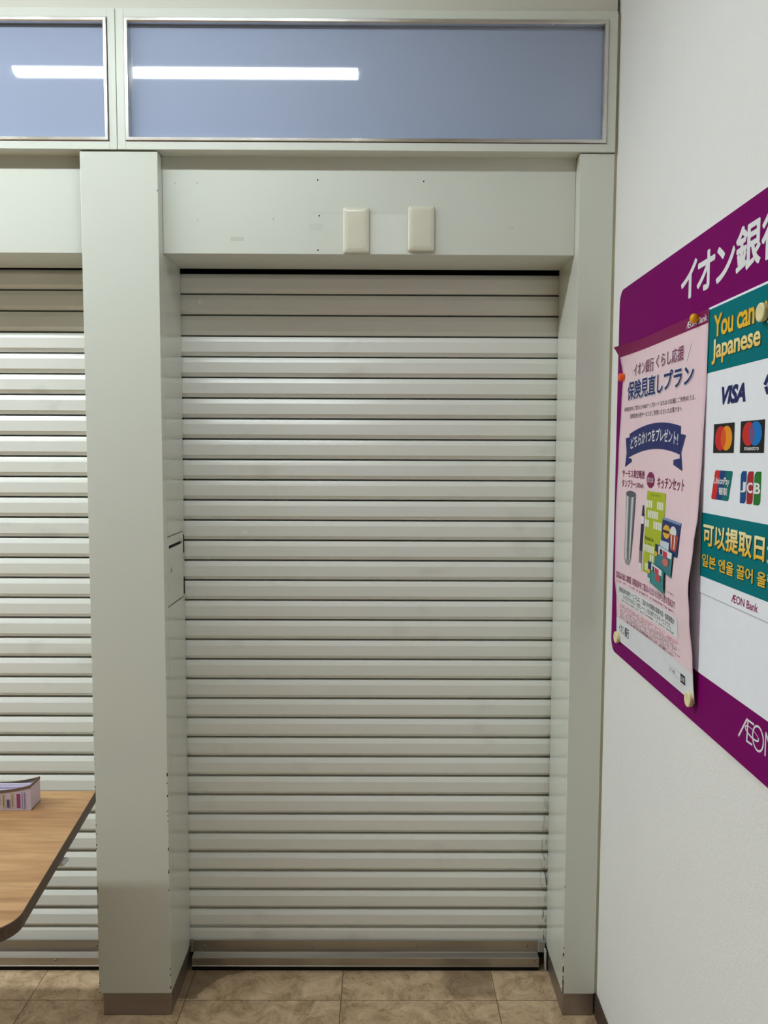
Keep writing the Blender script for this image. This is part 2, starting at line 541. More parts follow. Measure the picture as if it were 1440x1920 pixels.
# ------------------------------------------------------------------ roller shutters
def shutter(x0, x1, rx0, rx1, ztop, zlast, n, label, screws_a, screws_b):
    r = empty('roller_shutter', ((x0 + x1) / 2, Y_SHUT, 0))
    pitch = (ztop - zlast) / n
    bm = bmesh.new()
    y = Y_SHUT
    def slat(z_hi, h, full=True):
        z = lambda t: z_hi - t * h
        prof = [(y + 0.0450, z(0.0)), (y + 0.0450, z(0.028)), (y + 0.0020, z(0.045)), (y - 0.0005, z(0.062)), (y - 0.0030, z(0.150)), (y - 0.0056, z(0.255)), (y - 0.0062, z(0.285)),
                (y - 0.0062, z(0.775)), (y - 0.0052, z(0.795)), (y + 0.0030, z(0.945)), (y + 0.0035, z(0.958)), (y + 0.0450, z(0.966)), (y + 0.0450, z(1.0))]
        extrude_x(bm, prof, x0, x1, closed=False)
    for k in range(-1, n):
        slat(ztop - pitch * k, pitch)
    # plain bottom slat
    zb = 0.070
    prof = [(y + 0.0085, zlast), (y + 0.0085, zlast - 0.0015), (y - 0.001, zlast - 0.003), (y - 0.003, zlast - 0.010), (y - 0.003, zb)]
    extrude_x(bm, prof, x0, x1, closed=False)
    bm_obj('slat_curtain', bm, M_SLAT, r)['label'] = 'greige painted horizontal steel slats'
    # bottom rail
    bm = bmesh.new()
    ya, yb = 2.3740, 2.3515
    prof = [(ya + 0.004, 0.0835), (ya, 0.0835), (ya, 0.0475), (ya - 0.0010, 0.0462), (yb + 0.0008, 0.0422), (yb, 0.0412), (yb, 0.0172), (yb - 0.0022, 0.0165), (yb - 0.0022, 0.0143), (yb + 0.004, 0.0140), (ya + 0.004, 0.0140)]
    extrude_x(bm, prof, rx0, rx1)
    rail = bm_obj('bottom_rail', bm, M_RAIL, r)
    rail['label'] = 'dull aluminium bottom rail'
    boxes('rubber_seal', [(rx0, rx1, yb + 0.002, ya + 0.003, 0.0, 0.0138)], M_DARK, r)['label'] = 'black rubber seal'
    for sx in screws_a:
        bm = bmesh.new()
        disc_cyl(bm, (sx, ya, 0.0665), (0, -1, 0), 0, 0, 12, [(0.0034, 0), (0.0032, 0.0010), (0.0018, 0.0020), (0, 0.0023)])
        bm_obj('screw', bm, M_SCREW, r, True)
    for sx in screws_b:
        bm = bmesh.new()
        disc_cyl(bm, (sx, yb, 0.0335), (0, -1, 0), 0, 0, 12, [(0.0034, 0), (0.0032, 0.0010), (0.0018, 0.0020), (0, 0.0023)])
        bm_obj('screw', bm, M_SCREW, r, True)
    return r

r = shutter(-0.5990, 0.5320, -0.5785, 0.4965, 2.0686, 0.1200, 32, '', (-0.5430, -0.2072, 0.121, 0.4618), (-0.5611, 0.4825))
# grey plastic end shoe, light guide lip at the right foot, scuffs of white tape on the slats
boxes('guide_shoe', [(0.4970, 0.5200, 2.3690, 2.3800, 0.0480, 0.0850)], flat((150, 148, 142), 0.5), r, 0.003, 2)
boxes('guide_shoe', [(-0.5890, -0.5790, 2.3690, 2.3800, 0.0480, 0.0850)], flat((120, 118, 110), 0.5), r, 0.003, 2)
boxes('guide_channel', [(0.5155, 0.5195, 2.3500, 2.3700, 0.002, 0.0640)], flat((196, 192, 178), 0.5), r, 0.0008)
def blob(cx, cz, rx, rz, n=14):
    return [(cx + rx * math.cos(a) * random.uniform(0.75, 1.1), cz + rz * math.sin(a) * random.uniform(0.75, 1.1)) for a in [k * 2 * math.pi / n for k in range(n)]]
for (cx, cz, rx, rz) in ((-0.4095, 1.3625, 0.0115, 0.0055), (-0.153, 1.3640, 0.0022, 0.0045), (-0.534, 2.0440, 0.008, 0.0085), (0.511, 1.809, 0.005, 0.0028)):
    bm = bmesh.new()
    pts = blob(cx, cz, rx, rz)
    fa = [bm.verts.new((x, Y_SHUT - 0.0067, z)) for x, z in pts]
    fb = [bm.verts.new((x, Y_SHUT - 0.0061, z)) for x, z in pts]
    bm.faces.new(fa)
    for i in range(len(fa)):
        j = (i + 1) % len(fa)
        bm.faces.new((fa[i], fa[j], fb[j], fb[i]))
    bm_obj('tape_scrap', bm, flat((244, 244, 240), 0.5), r)['label'] = 'scrap of white tape'
tag(own(r), 'greige slatted roller shutter closed down in the middle bay', 'shutter')
r = shutter(-1.9900, -0.7850, -1.99, -0.8150, 2.0785, 0.1210, 32, '', (-0.88, -1.3), (-1.0,))
tag(own(r), 'greige slatted roller shutter behind the wooden table, cut by the left edge', 'shutter')

# ------------------------------------------------------------------ slot box let into the pillar's side
ya, yc, za, zc = KEY
r = empty('slot_box', (XL1, (ya + yc) / 2, za))
bm = bmesh.new()
xf = XL1 - 0.0004
y0, y1, z0, z1 = ya + 0.0012, yc - 0.0014, za + 0.0038, zc - 0.0038
sy0, sy1, sz0, sz1 = 2.2066, 2.3560, 1.3318, 1.3412
for b in ((y0, y1, z0, sz0), (y0, y1, sz1, z1), (y0, sy0, sz0, sz1), (sy1, y1, sz0, sz1)):
    box(bm, xf - 0.006, xf, *b)
bm_obj('box_door', bm, M_PANEL, r)
boxes('slot', [(xf - 0.011, xf - 0.0062, sy0 - 0.006, sy1 + 0.006, sz0 - 0.006, sz1 + 0.006)], M_DARK, r)['label'] = 'black slot'
bm = bmesh.new()
disc_cyl(bm, (xf, 2.226, 1.2700), (1, 0, 0), 0, 0, 24, [(0.0090, 0), (0.0085, 0.0015), (0.0062, 0.0018), (0.0058, 0.0006), (0, 0.0008)])
lk = bm_obj('key_lock', bm, M_BEAD, r, True)
boxes('keyhole', [(xf + 0.0007, xf + 0.0012, 2.2252, 2.2268, 1.2662, 1.2738)], M_DARK, r)
boxes('hinge', [(XL1 - 0.0006, XL1 + 0.0022, 2.3650, 2.3695, 1.3020, 1.3570)], M_HINGE, r, 0.0008)['label'] = 'black upper hinge'
boxes('hinge', [(XL1 - 0.0006, XL1 + 0.0022, 2.3650, 2.3695, 1.1780, 1.2300)], M_HINGE, r, 0.0008)['label'] = 'black lower hinge'
tag(own(r), 'flush beige steel box door with black slot and lock in the wide pillar', 'slot box')

# ------------------------------------------------------------------ blank plates on the lintel
def plate(x0, x1, z0, z1, label):
    bm = bmesh.new()
    xc, zc_ = (x0 + x1) / 2, (z0 + z1) / 2
    hw, hh = (x1 - x0) / 2, (z1 - z0) / 2
    def ring(inset, d, rad):
        out = []
        for sx, sz, a0 in ((1, 1, 0), (-1, 1, 90), (-1, -1, 180), (1, -1, 270)):
            for k in range(5):
                a = math.radians(a0 + k * 22.5)
                rr = rad
                out.append(bm.verts.new((xc + sx * (hw - inset - rr) + rr * math.cos(a), Y_PAN - 0.0002 - d, zc_ + sz * (hh - inset - rr) + rr * math.sin(a))))
        return out
    R = [ring(0.0008, 0, 0.005), ring(0, 0.0015, 0.005), ring(0, 0.0060, 0.005), ring(0.0012, 0.0080, 0.0045), ring(0.0035, 0.0093, 0.004), ring(0.0115, 0.0116, 0.0035), ring(0.0130, 0.0118, 0.003), ring(0.022, 0.0119, 0.003)]
    for a, b in zip(R[:-1], R[1:]):
        for k in range(20):
            bm.faces.new((a[k], a[(k + 1) % 20], b[(k + 1) % 20], b[k]))
    bm.faces.new(R[-1]); bm.faces.new(R[0])
    o = bm_obj('blank_plate', bm, flat((222, 219, 200), 0.20, 0.5), None, True)
    return tag(o, label, 'wall plate', 'blank plates on the lintel')
plate(-0.1034, -0.0330, 2.1400, 2.2606, 'left cream blank wall plate, lower edge level with the bottom of the lintel panel')
plate(0.0716, 0.1424, 2.1458, 2.2646, 'right cream blank wall plate, mounted slightly higher than its neighbour')

# ------------------------------------------------------------------ wall graphics helpers
def text2d(s, bold=0.0, extra=0.0, shear=0.0, space=1.0, res=4):
    """outline text as 2-D polygons, normalised to its own bold bounding box"""
    def mk(off):
        cu = bpy.data.curves.new('t', 'FONT')
        cu.body = s
        cu.size = 1.0
        cu.offset = off
        cu.shear = shear
        cu.space_character = space
        cu.resolution_u = res
        cu.fill_mode = 'FRONT'
        ob = bpy.data.objects.new('t', cu)
        COL.objects.link(ob)
        me = bpy.data.meshes.new_from_object(ob)
        bpy.data.objects.remove(ob)
        bpy.data.curves.remove(cu)
        v = [(p.co.x, p.co.y) for p in me.vertices]
        f = [tuple(p.vertices) for p in me.polygons]
        bpy.data.meshes.remove(me)
        return v, f
    v, f = mk(bold)
    xs = [a for a, b in v]; ys = [b for a, b in v]
    bb = (min(xs), max(xs), min(ys), max(ys))
    if extra:
        v, f = mk(bold + extra)
    w, h = bb[1] - bb[0], bb[3] - bb[2]
    return [((a - bb[0]) / w, (b - bb[2]) / h) for a, b in v], f, (w, h)

class Sheet:
    """collects 2-D polygons and lays them on a surface given by fn(s, z, d)"""
    def __init__(self, fn, cell=None):
        self.fn, self.cell = fn, cell
        self.bm = bmesh.new()
    def poly(self, pts):
        vs = [self.bm.verts.new((a, b, 0)) for a, b in pts]
        self.bm.faces.new(vs)
        return self
    def rect(self, s0, s1, z0, z1):
        return self.poly([(s0, z0), (s1, z0), (s1, z1), (s0, z1)])
    def ellipse(self, cs, cz, rs, rz, n=28):
        return self.poly([(cs + rs * math.cos(k * 2 * math.pi / n), cz + rz * math.sin(k * 2 * math.pi / n)) for k in range(n)])
    def rrect(self, s0, s1, z0, z1, r):
        pts = []
        for cs, cz, a0 in ((s1 - r, z1 - r, 0), (s0 + r, z1 - r, 90), (s0 + r, z0 + r, 180), (s1 - r, z0 + r, 270)):
            for k in range(6):
                a = math.radians(a0 + k * 18)
                pts.append((cs + r * math.cos(a), cz + r * math.sin(a)))
        return self.poly(pts)
    def text(self, s, s0, s1, z0, z1, warp=None, **kw):
        fat = 0.0
        cjk = any(ord(c) > 0x2000 for c in s)
        if cjk and not kw.pop('solid', False):
            fat = kw.pop('bold', 0.0) + kw.pop('extra', 0.0)
        v, f, em = text2d(s, **kw)
        n = 8 if fat > 0.02 else 4
        shifts = [(0, 0)] if fat == 0 else [(fat * math.cos(k * 2 * math.pi / n), fat * math.sin(k * 2 * math.pi / n)) for k in range(n)]
        for kk, (dx, dy) in enumerate(shifts):
            P = []
            for a, b in v:
                q = (s0 + (a + dx / em[0]) * (s1 - s0), z0 + (b + dy / em[1]) * (z1 - z0))
                if warp: q = warp(*q)
                P.append(self.bm.verts.new((q[0], q[1], kk * 4e-5)))
            for fc in f:
                try: self.bm.faces.new([P[i] for i in fc])
                except ValueError: pass
        return self
    def greek(self, s0, s1, z0, z1, dens=0.8, unit=0.006):
        """marks too small to read: short strokes in a line"""
        s = s0
        while s < s1:
            w = unit * random.uniform(0.5, 1.0)
            if random.random() < dens:
                k = random.random()
                if k < 0.5: self.rect(s, min(s + w, s1), z0 + (z1 - z0) * 0.75, z1); self.rect(s + w * 0.35, min(s + w * 0.6, s1), z0, z0 + (z1 - z0) * 0.75)
                else: self.rect(s, min(s + w, s1), z0, z0 + (z1 - z0) * 0.25); self.rect(s, min(s + w * 0.3, s1), z0 + (z1 - z0) * 0.3, z1); self.rect(s + 0.55 * w, min(s + w * 0.8, s1), z0 + (z1 - z0) * 0.4, z1)
            s += unit * 1.15
        return self
    def done(self, name, d, mat, parent, label=None, thick=0.0):
        bm = self.bm
        if self.cell:
            xs = [v.co.x for v in bm.verts]; ys = [v.co.y for v in bm.verts]
            for ax, lo, hi in ((0, min(xs), max(xs)), (1, min(ys), max(ys))):
                k = math.floor(lo / self.cell) + 1
                while k * self.cell < hi:
                    co = [0, 0, 0]; no = [0, 0, 0]
                    co[ax] = k * self.cell; no[ax] = 1
                    bmesh.ops.bisect_plane(bm, geom=bm.verts[:] + bm.edges[:] + bm.faces[:], dist=1e-7, plane_co=co, plane_no=no)
                    k += 1
        bmesh.ops.triangulate(bm, faces=[f for f in bm.faces if len(f.verts) > 4])
        for f in bm.faces:
            f.normal_update()
            if f.normal.z > 0: pass
        for v in bm.verts:
            v.co = self.fn(v.co.x, v.co.y, d + v.co.z)
        me = bpy.data.meshes.new(name)
        bm.to_mesh(me); bm.free()
        o = link(name, me, mat, parent)
        if label: o['label'] = label
        if name == 'fine_print': o['kind'] = 'stuff'
        return o

def slab(name, pts, d0, d1, fn, mats, parent=None):
    """polygon with thickness between d0 (back) and d1 (front) on a wall; mats = (edge, front)"""
    bm = bmesh.new()
    a = [bm.verts.new(fn(s, z, d0)) for s, z in pts]
    b = [bm.verts.new(fn(s, z, d1)) for s, z in pts]
    bm.faces.new(a)
    f = bm.faces.new(b); f.material_index = len(mats) - 1
    for i in range(len(pts)):
        j = (i + 1) % len(pts)
        bm.faces.new((a[i], a[j], b[j], b[i]))
    return bm_obj(name, bm, list(mats), parent)

# ------------------------------------------------------------------ purple notice board
PURPLE = (124, 6, 100)
M_PURPLE = flat(PURPLE, 0.55, 0.04)
M_WHITE = flat((236, 236, 240), 0.45)
M_SHEETWHITE = flat((244, 247, 255), 0.4)
BD = 0.008
def BP(s, z, d=0.0): return WP(s, z, BD + d)
def rpts(s0, s1, z0, z1, r, n=8):
    out = []
    for cs, cz, a0 in ((s1 - r, z1 - r, 0), (s0 + r, z1 - r, 90), (s0 + r, z0 + r, 180), (s1 - r, z0 + r, 270)):
        for k in range(n + 1):
            a = math.radians(a0 + 90.0 * k / n)
            out.append((cs + r * math.cos(a), cz + r * math.sin(a)))
    return out
board = empty('notice_board', WP(0.74, 1.0865, 0))
slab('board_panel', rpts(0.083, 1.40, 1.0865, 2.0170, 0.034), 0.0008, BD, WP, (flat((228, 205, 222), 0.5), M_PURPLE), board)
slab('inset_panel', [(0.6200, 1.1895), (1.335, 1.1895), (1.335, 1.8700), (0.6720, 1.8700), (0.6720, 1.75), (0.6200, 1.70)], 0.0, 0.0008, BP, (M_SHEETWHITE, M_SHEETWHITE), board)['label'] = 'white inset panel'
sh = Sheet(BP)
for ch, a, b, zz0, zz1 in (('イ', 0.5245, 0.6020, 1.9090, 1.9765), ('オ', 0.6085, 0.6875, 1.9090, 1.9765), ('ン', 0.6985, 0.7720, 1.9085, 1.9690), ('銀', 0.7800, 0.8680, 1.9060, 1.9790), ('行', 0.8740, 0.9600, 1.9060, 1.9790)):
    sh.text(ch, a, b, zz0, zz1, bold=0.026)
sh.done('heading_lettering', 0.0004, M_WHITE, board, 'white heading lettering')
# thin outlined emblem at the foot: joined A and E, then O and N with a sweeping ring
sh = Sheet(BP)
def stroke(pts, w):
    for (a, b), (c, d) in zip(pts[:-1], pts[1:]):
        L = math.hypot(c - a, d - b)
        nx, nz = -(d - b) / L * w / 2, (c - a) / L * w / 2
        sh.poly([(a + nx, b + nz), (a - nx, b - nz), (c - nx, d - nz), (c + nx, d + nz)])
def arc(cs, cz, rs, rz, a0, a1, n, tilt=0.0):
    out = []
    for k in range(n + 1):
        a = math.radians(a0 + (a1 - a0) * k / n)
        x, y = rs * math.cos(a), rz * math.sin(a)
        out.append((cs + x * math.cos(tilt) - y * math.sin(tilt), cz + x * math.sin(tilt) + y * math.cos(tilt)))
    return out
Z0e, Z1e = 1.1315, 1.1700
stroke([(0.8555, 1.1305), (0.8850, Z1e)], 0.0040)                        # slanting stem of the A
stroke([(0.8835, Z1e - 0.0015), (0.9095, Z1e - 0.0015)], 0.0034)         # upper arm of the E
stroke([(0.8880, Z1e - 0.002), (0.8860, Z0e)], 0.0040)                   # stem
stroke([(0.8850, Z0e + 0.0015), (0.9060, Z0e + 0.0025)], 0.0034)         # lower arm
stroke(arc(0.9245, 1.1510, 0.0185, 0.0195, 0, 360, 32), 0.0036)          # O
stroke(arc(0.9030, 1.1520, 0.0240, 0.0068, 130, 385, 26, -0.10), 0.0030) # sweeping ring
stroke(arc(0.9030, 1.1520, 0.0240, 0.0068, 30, 130, 12, -0.10), 0.0011)
stroke([(0.9500, 1.1325), (0.9500, 1.1705), (0.9800, 1.1325), (0.9800, 1.1705)], 0.0036)
sh.done('emblem_lettering', 0.0004, M_WHITE, board, 'thin white outline emblem')
tag(own(board), 'purple rounded notice board with white heading on the white wall', 'notice board')

# ------------------------------------------------------------------ teal card poster
TEAL = (0, 116, 124)
PD = 0.0022
def TP(s, z, d=0.0): return BP(s, z, PD + d)
tp = empty('card_poster', BP(0.93, 1.342, 0))
slab('paper', [(0.6725, 1.3415), (1.187, 1.3415), (1.187, 1.8695), (0.6725, 1.8695)], 0.0011, PD, BP, (flat((244, 247, 255), 0.35),), tp)
M_TEAL = flat(TEAL, 0.5, 0.05)
Sheet(TP).rect(0.6728, 1.187, 1.7502, 1.8655).done('teal_band', 0.0002, M_TEAL, tp, 'teal upper band')
Sheet(TP).rect(0.6728, 1.187, 1.3740, 1.4930).done('teal_band', 0.0002, M_TEAL, tp, 'teal lower band')
def gold(name, s, a, b, c, d, top, bot, bold, **kw):
    sh = Sheet(TP).text(s, a + 0.002, b + 0.002, c - 0.0012, d - 0.0012, bold=bold, extra=0.012, **kw)
    sh.done('lettering_shadow', 0.0004, flat((20, 66, 58), 0.5), tp)
    sh = Sheet(TP)
    sh.text(s, a, b, c, d, bold=bold, **kw)
    o = sh.done(name, 0.0007, None, tp, 'gold lettering')
    t = NT('gold_ink')
    p, x, y, z = t.pos()
    nd = t.n('ShaderNodeMapRange')
    t.l(z, nd.inputs[0]); nd.inputs[1].default_value = c; nd.inputs[2].default_value = d
    t.set(col=t.ramp(nd.outputs[0], [(0.1, bot), (0.85, top)]), rough=0.4)
    o.data.materials.append(t.m)
GT, GB = lin((238, 182, 20)), lin((250, 238, 178))
GT2 = lin((240, 190, 30))
gold('lettering', 'You can', 0.7000, 0.8620, 1.8110, 1.8510, GT, GT2, 0.025, space=0.96)
gold('lettering', 'withdraw', 0.8810, 1.08, 1.8160, 1.8510, GT, GT2, 0.02)
gold('lettering', 'Japanese', 0.6955, 0.8860, 1.7630, 1.8080, GB, GT2, 0.022, space=0.96)
gold('lettering', 'Yen', 0.9050, 1.02, 1.7690, 1.8080, GB, GT2, 0.02)
gold('lettering', '可以提取日元', 0.6850, 0.9830, 1.4340, 1.4740, GB, GT2, 0.026)
gold('lettering', '일본 엔을 끌어 올릴 수 있습니다', 0.6830, 1.1500, 1.3940, 1.4170, GT2, GT2, 0.018)
NAVY = (32, 40, 96)
Sheet(TP).text('VISA', 0.7430, 0.8400, 1.6880, 1.7200, bold=0.05, shear=0.25).done('card_mark', 0.0003, flat(NAVY, 0.4), tp, 'dark blue slanted card lettering')
Sheet(TP).poly([(0.9010, 1.7110), (0.9130, 1.7250), (0.9260, 1.7250), (0.9110, 1.7080)]).poly([(0.9040, 1.7060), (0.913, 1.694), (0.926, 1.694), (0.914, 1.7075)]).rect(0.915, 1.0, 1.7074, 1.7085).done('card_mark', 0.0003, flat(NAVY, 0.4), tp)
def card(c0, c1, z0, z1, colL, colR, colM, word=None):
    root = Sheet(TP).rect(c0, c1, z0, z1).done('card_mark', 0.0003, flat((30, 28, 28), 0.4), tp, 'black square card mark with two discs')
    cx = (c0 + c1) / 2; cz = (z0 + z1) / 2 + (0.005 if word else 0)
    rs = 0.0235 if not word else 0.0225; rz = 0.0215 if not word else 0.0195
    off = 0.0125
    a = lambda o: [(cx + o + rs * math.cos(k * math.pi / 18), cz + rz * math.sin(k * math.pi / 18)) for k in range(36)]
    Sheet(TP).poly(a(-off)).done('disc', 0.0005, flat(colL, 0.4), root)
    Sheet(TP).poly(a(off)).done('disc', 0.0006, flat(colR, 0.4), root)
    th = math.acos(off / rs)
    lens = [(cx - off + rs * math.cos(t_), cz + rz * math.sin(t_)) for t_ in [(-th + 2 * th * k / 12) for k in range(13)]] + [(cx + off - rs * math.cos(t_), cz + rz * math.sin(t_)) for t_ in [(th - 2 * th * k / 12) for k in range(1, 12)]]
    Sheet(TP).poly(lens).done('disc', 0.0007, flat(colM, 0.4), root)
    if word:
        Sheet(TP).text(word, cx - 0.026, cx + 0.026, z0 + 0.0045, z0 + 0.0105, bold=0.01).done('lettering', 0.0005, M_WHITE, root)
card(0.7150, 0.8020, 1.6035, 1.6555, (205, 44, 40), (240, 152, 28), (226, 88, 28))
card(0.8255, 0.9115, 1.6035, 1.6560, (205, 44, 40), (12, 118, 200), (110, 86, 140), 'maestro')
# three-stripe rounded mark
def skew(s, z): return (s + (z - 1.546) * 0.28, z)
root = Sheet(TP).poly([skew(a, b) for a, b in rpts(0.7205, 0.7945, 1.5205, 1.5730, 0.005)]).done('card_mark', 0.0003, flat((0, 112, 110), 0.4), tp, 'red, blue and teal striped card mark')
Sheet(TP).poly([skew(a, b) for a, b in ((0.7420, 1.5206), (0.765, 1.5206), (0.765, 1.5729), (0.7420, 1.5729))]).done('stripe', 0.0004, flat((20, 66, 128), 0.4), root)
Sheet(TP).poly([skew(a, b) for a, b in [(0.7425, 1.5206), (0.7425, 1.5729)] + [(q[0], q[1]) for q in rpts(0.7205, 0.76, 1.5206, 1.5729, 0.005)[9:27]]]).done('stripe', 0.0005, flat((210, 42, 44), 0.4), root)
Sheet(TP).text('UnionPay', 0.7240, 0.7900, 1.5450, 1.5610, bold=0.012, shear=0.1).done('lettering', 0.0007, M_WHITE, root)
Sheet(TP).text('银联', 0.7470, 0.7830, 1.5300, 1.5430, bold=0.02).done('lettering', 0.0007, M_WHITE, root)
# three upright panels with one letter each
for k, (a, b, col, ch) in enumerate(((0.8325, 0.8545, (18, 74, 140), 'J'), (0.8570, 0.8795, (168, 36, 48), 'C'), (0.8820, 0.9060, (36, 122, 48), 'B'))):
    pts = []
    r_ = 0.010
    for cs, cz, a0, rr in ((b, 1.5205, 270, 0.008), (b, 1.5740, 0, 0.001), (a, 1.5740, 90, 0.010), (a, 1.5205, 180, 0.001)):
        sx = -1 if cs == b else 1; sz = 1 if cz < 1.55 else -1
        for q in range(6):
            an = math.radians(a0 + q * 18)
            pts.append((cs + sx * rr + rr * math.cos(an), cz + sz * rr + rr * math.sin(an)))
    root = Sheet(TP).poly(pts).done('card_mark', 0.0003, flat(col, 0.4), tp, 'rounded upright panel of the three-letter card mark')
    Sheet(TP).text(ch, a + 0.001, b - 0.0015, 1.5385, 1.5560, bold=0.03).done('lettering', 0.0005, M_WHITE, root)
Sheet(TP).text('ÆON Bank', 0.8130, 0.9120, 1.3500, 1.3640, bold=0.012).done('lettering', 0.0003, flat((152, 26, 96), 0.4), tp, 'magenta lettering')
Sheet(TP).rect(0.6728, 1.187, 1.3418, 1.3426).done('paper_edge', 0.0002, flat((150, 150, 156), 0.5), tp)
tag(own(tp), 'white poster with teal bands and card marks, pinned right of the pink one', 'poster')

# ------------------------------------------------------------------ pink poster, curling off the board
def interp(tab, z):
    tab = sorted(tab)
    if z <= tab[0][0]: return tab[0][1]
    for (a, va), (b, vb) in zip(tab[:-1], tab[1:]):
        if z <= b:
            t = (z - a) / (b - a); t = t * t * (3 - 2 * t)
            return va + (vb - va) * t
    return tab[-1][1]
LL = [(1.128, 0.000), (1.160, 0.0006), (1.230, 0.003), (1.290, 0.0088), (1.450, 0.0100), (1.600, 0.0070), (1.725, 0.0030), (1.800, 0.0006), (1.8300, 0.0055), (1.8500, 0.0120), (1.868, 0.0260)]
LR = [(1.128, 0.0030), (1.160, 0.0060), (1.205, 0.0095), (1.293, 0.0185), (1.350, 0.0225), (1.430, 0.0150), (1.493, 0.0080), (1.600, 0.0040), (1.750, 0.0006), (1.868, 0.0003)]
PS0, PS1, PZ0, PZ1 = 0.145, 0.678, 1.1285, 1.868
def PK(s, z, d=0.0):
    u = (s - PS0) / (PS1 - PS0)
    l = interp(LL, z) * max(0.0, 1 - u / 0.42) ** 2
    r_ = interp(LR, z) * max(0.0, (u - 0.45) / 0.55) ** 2
    mid = 0.0030 * math.sin(math.pi * min(max(u, 0), 1)) * (0.5 + 0.5 * math.cos((z - 1.42) * 9))
    return BP(s, z, 0.0034 + l + r_ + mid + d)
CELL = 0.02
pp = empty('pink_poster', BP(0.41, 1.1285, 0))
PINK = (242, 213, 222)
M_PINK = flat(PINK, 0.42)
def PSheet(): return Sheet(PK, CELL)
pap = PSheet().rect(PS0, PS1, PZ0, PZ1).done('paper', 0.0, M_PINK, pp, 'pale pink paper')
for p_ in pap.data.polygons: p_.use_smooth = True
mod = pap.modifiers.new('thickness', 'SOLIDIFY'); mod.thickness = 0.0005; mod.offset = 0
MAROON = (132, 22, 84)
M_MAR = flat(MAROON, 0.4)
PSheet().rect(PS0, PS1, 1.8425, PZ1).done('header_band', 0.0007, M_MAR, pp, 'purple band at the top')
PSheet().rect(PS0, PS1, PZ0, 1.1860).done('footer_band', 0.0007, flat((228, 230, 236), 0.4), pp, 'white band at the foot')
PSheet().text('ÆON Bank', 0.5700, 0.6730, 1.8470, 1.8600, bold=0.008).done('lettering', 0.0011, M_WHITE, pp, 'white lettering')
DK = (60, 52, 66)
M_INK = flat(DK, 0.5)
M_NAVY = flat((36, 46, 108), 0.4)
def title(s, a, b, c, d, mat, bold, ex):
    PSheet().text(s, a, b, c, d, bold=bold, extra=ex).done('lettering_outline', 0.0010, M_WHITE, pp, 'white outline')
    PSheet().text(s, a, b, c, d, bold=bold).done('lettering', 0.0014, mat, pp)
title('イオン銀行', 0.2370, 0.3780, 1.7870, 1.8160, M_MAR, 0.012, 0.035)
title('くらし応援', 0.3950, 0.5600, 1.7890, 1.8180, M_MAR, 0.014, 0.035)
PSheet().poly([(0.2080, 1.8120), (0.2110, 1.8140), (0.2330, 1.7840), (0.2300, 1.7820)]).done('slash_mark', 0.0010, M_WHITE, pp)
PSheet().poly([(0.5720, 1.7850), (0.5760, 1.7835), (0.6010, 1.8175), (0.5970, 1.8190)]).done('slash_mark', 0.0010, M_WHITE, pp)
title('保険見直し', 0.1950, 0.4400, 1.7330, 1.7760, M_NAVY, 0.026, 0.04)
title('プラン', 0.4500, 0.6150, 1.7380, 1.7760, M_NAVY, 0.030, 0.04)
PSheet().text('保険証券をご提示(①WEBアップロード または ②店舗にご持参)のうえ、', 0.1720, 0.6300, 1.7040, 1.7165).done('lettering', 0.0009, M_INK, pp, 'small grey lettering')
PSheet().text('保険証券点検サービスをご利用いただいたお客さまへ', 0.2180, 0.5600, 1.6870, 1.6985).done('lettering', 0.0009, M_INK, pp, 'small grey lettering')
# ribbon
def arcz(s): return -0.020 * ((s - 0.410) / 0.19) ** 2
rb = PSheet()
top = [(0.222 + (0.560 - 0.222) * k / 24) for k in range(25)]
rb.poly([(s, 1.6700 + arcz(s)) for s in top] + [(s, 1.6130 + arcz(s)) for s in reversed(top)])
rb.poly([(0.195, 1.6400), (0.2200, 1.6420), (0.2200, 1.5930), (0.245, 1.5900), (0.245, 1.5830), (0.197, 1.5700), (0.2060, 1.6050)])
rb.poly([(0.590, 1.6390), (0.5610, 1.6420), (0.5610, 1.5930), (0.5250, 1.5900), (0.5250, 1.5800), (0.5790, 1.5680), (0.5680, 1.6050)])
rb.done('ribbon', 0.0009, M_NAVY, pp, 'dark blue ribbon')
PSheet().text('どちらか1つをプレゼント!', 0.2350, 0.5480, 1.6240, 1.6510, warp=lambda s, z: (s, z + arcz(s) + 0.006), bold=0.016).done('lettering', 0.0014, M_WHITE, pp, 'white lettering')
PSheet().text('サーモス真空断熱', 0.1810, 0.3420, 1.5450, 1.5640, bold=0.012).done('lettering', 0.0009, M_MAR, pp, 'maroon lettering')
PSheet().text('タンブラー', 0.1810, 0.2780, 1.5210, 1.5400, bold=0.012).done('lettering', 0.0009, M_MAR, pp, 'maroon lettering')
PSheet().text('キッチンセット', 0.4320, 0.5950, 1.5280, 1.5520, bold=0.012).done('lettering', 0.0009, M_MAR, pp, 'maroon lettering')
PSheet().text('(300ml)', 0.2820, 0.3360, 1.5200, 1.5345).done('lettering', 0.0009, M_MAR, pp)
PSheet().ellipse(0.3850, 1.5440, 0.0270, 0.0180).done('round_badge', 0.0009, M_MAR, pp, 'maroon round badge')
PSheet().text('または', 0.3650, 0.4050, 1.5385, 1.5500, bold=0.01).done('lettering', 0.0013, M_WHITE, pp, 'white lettering')
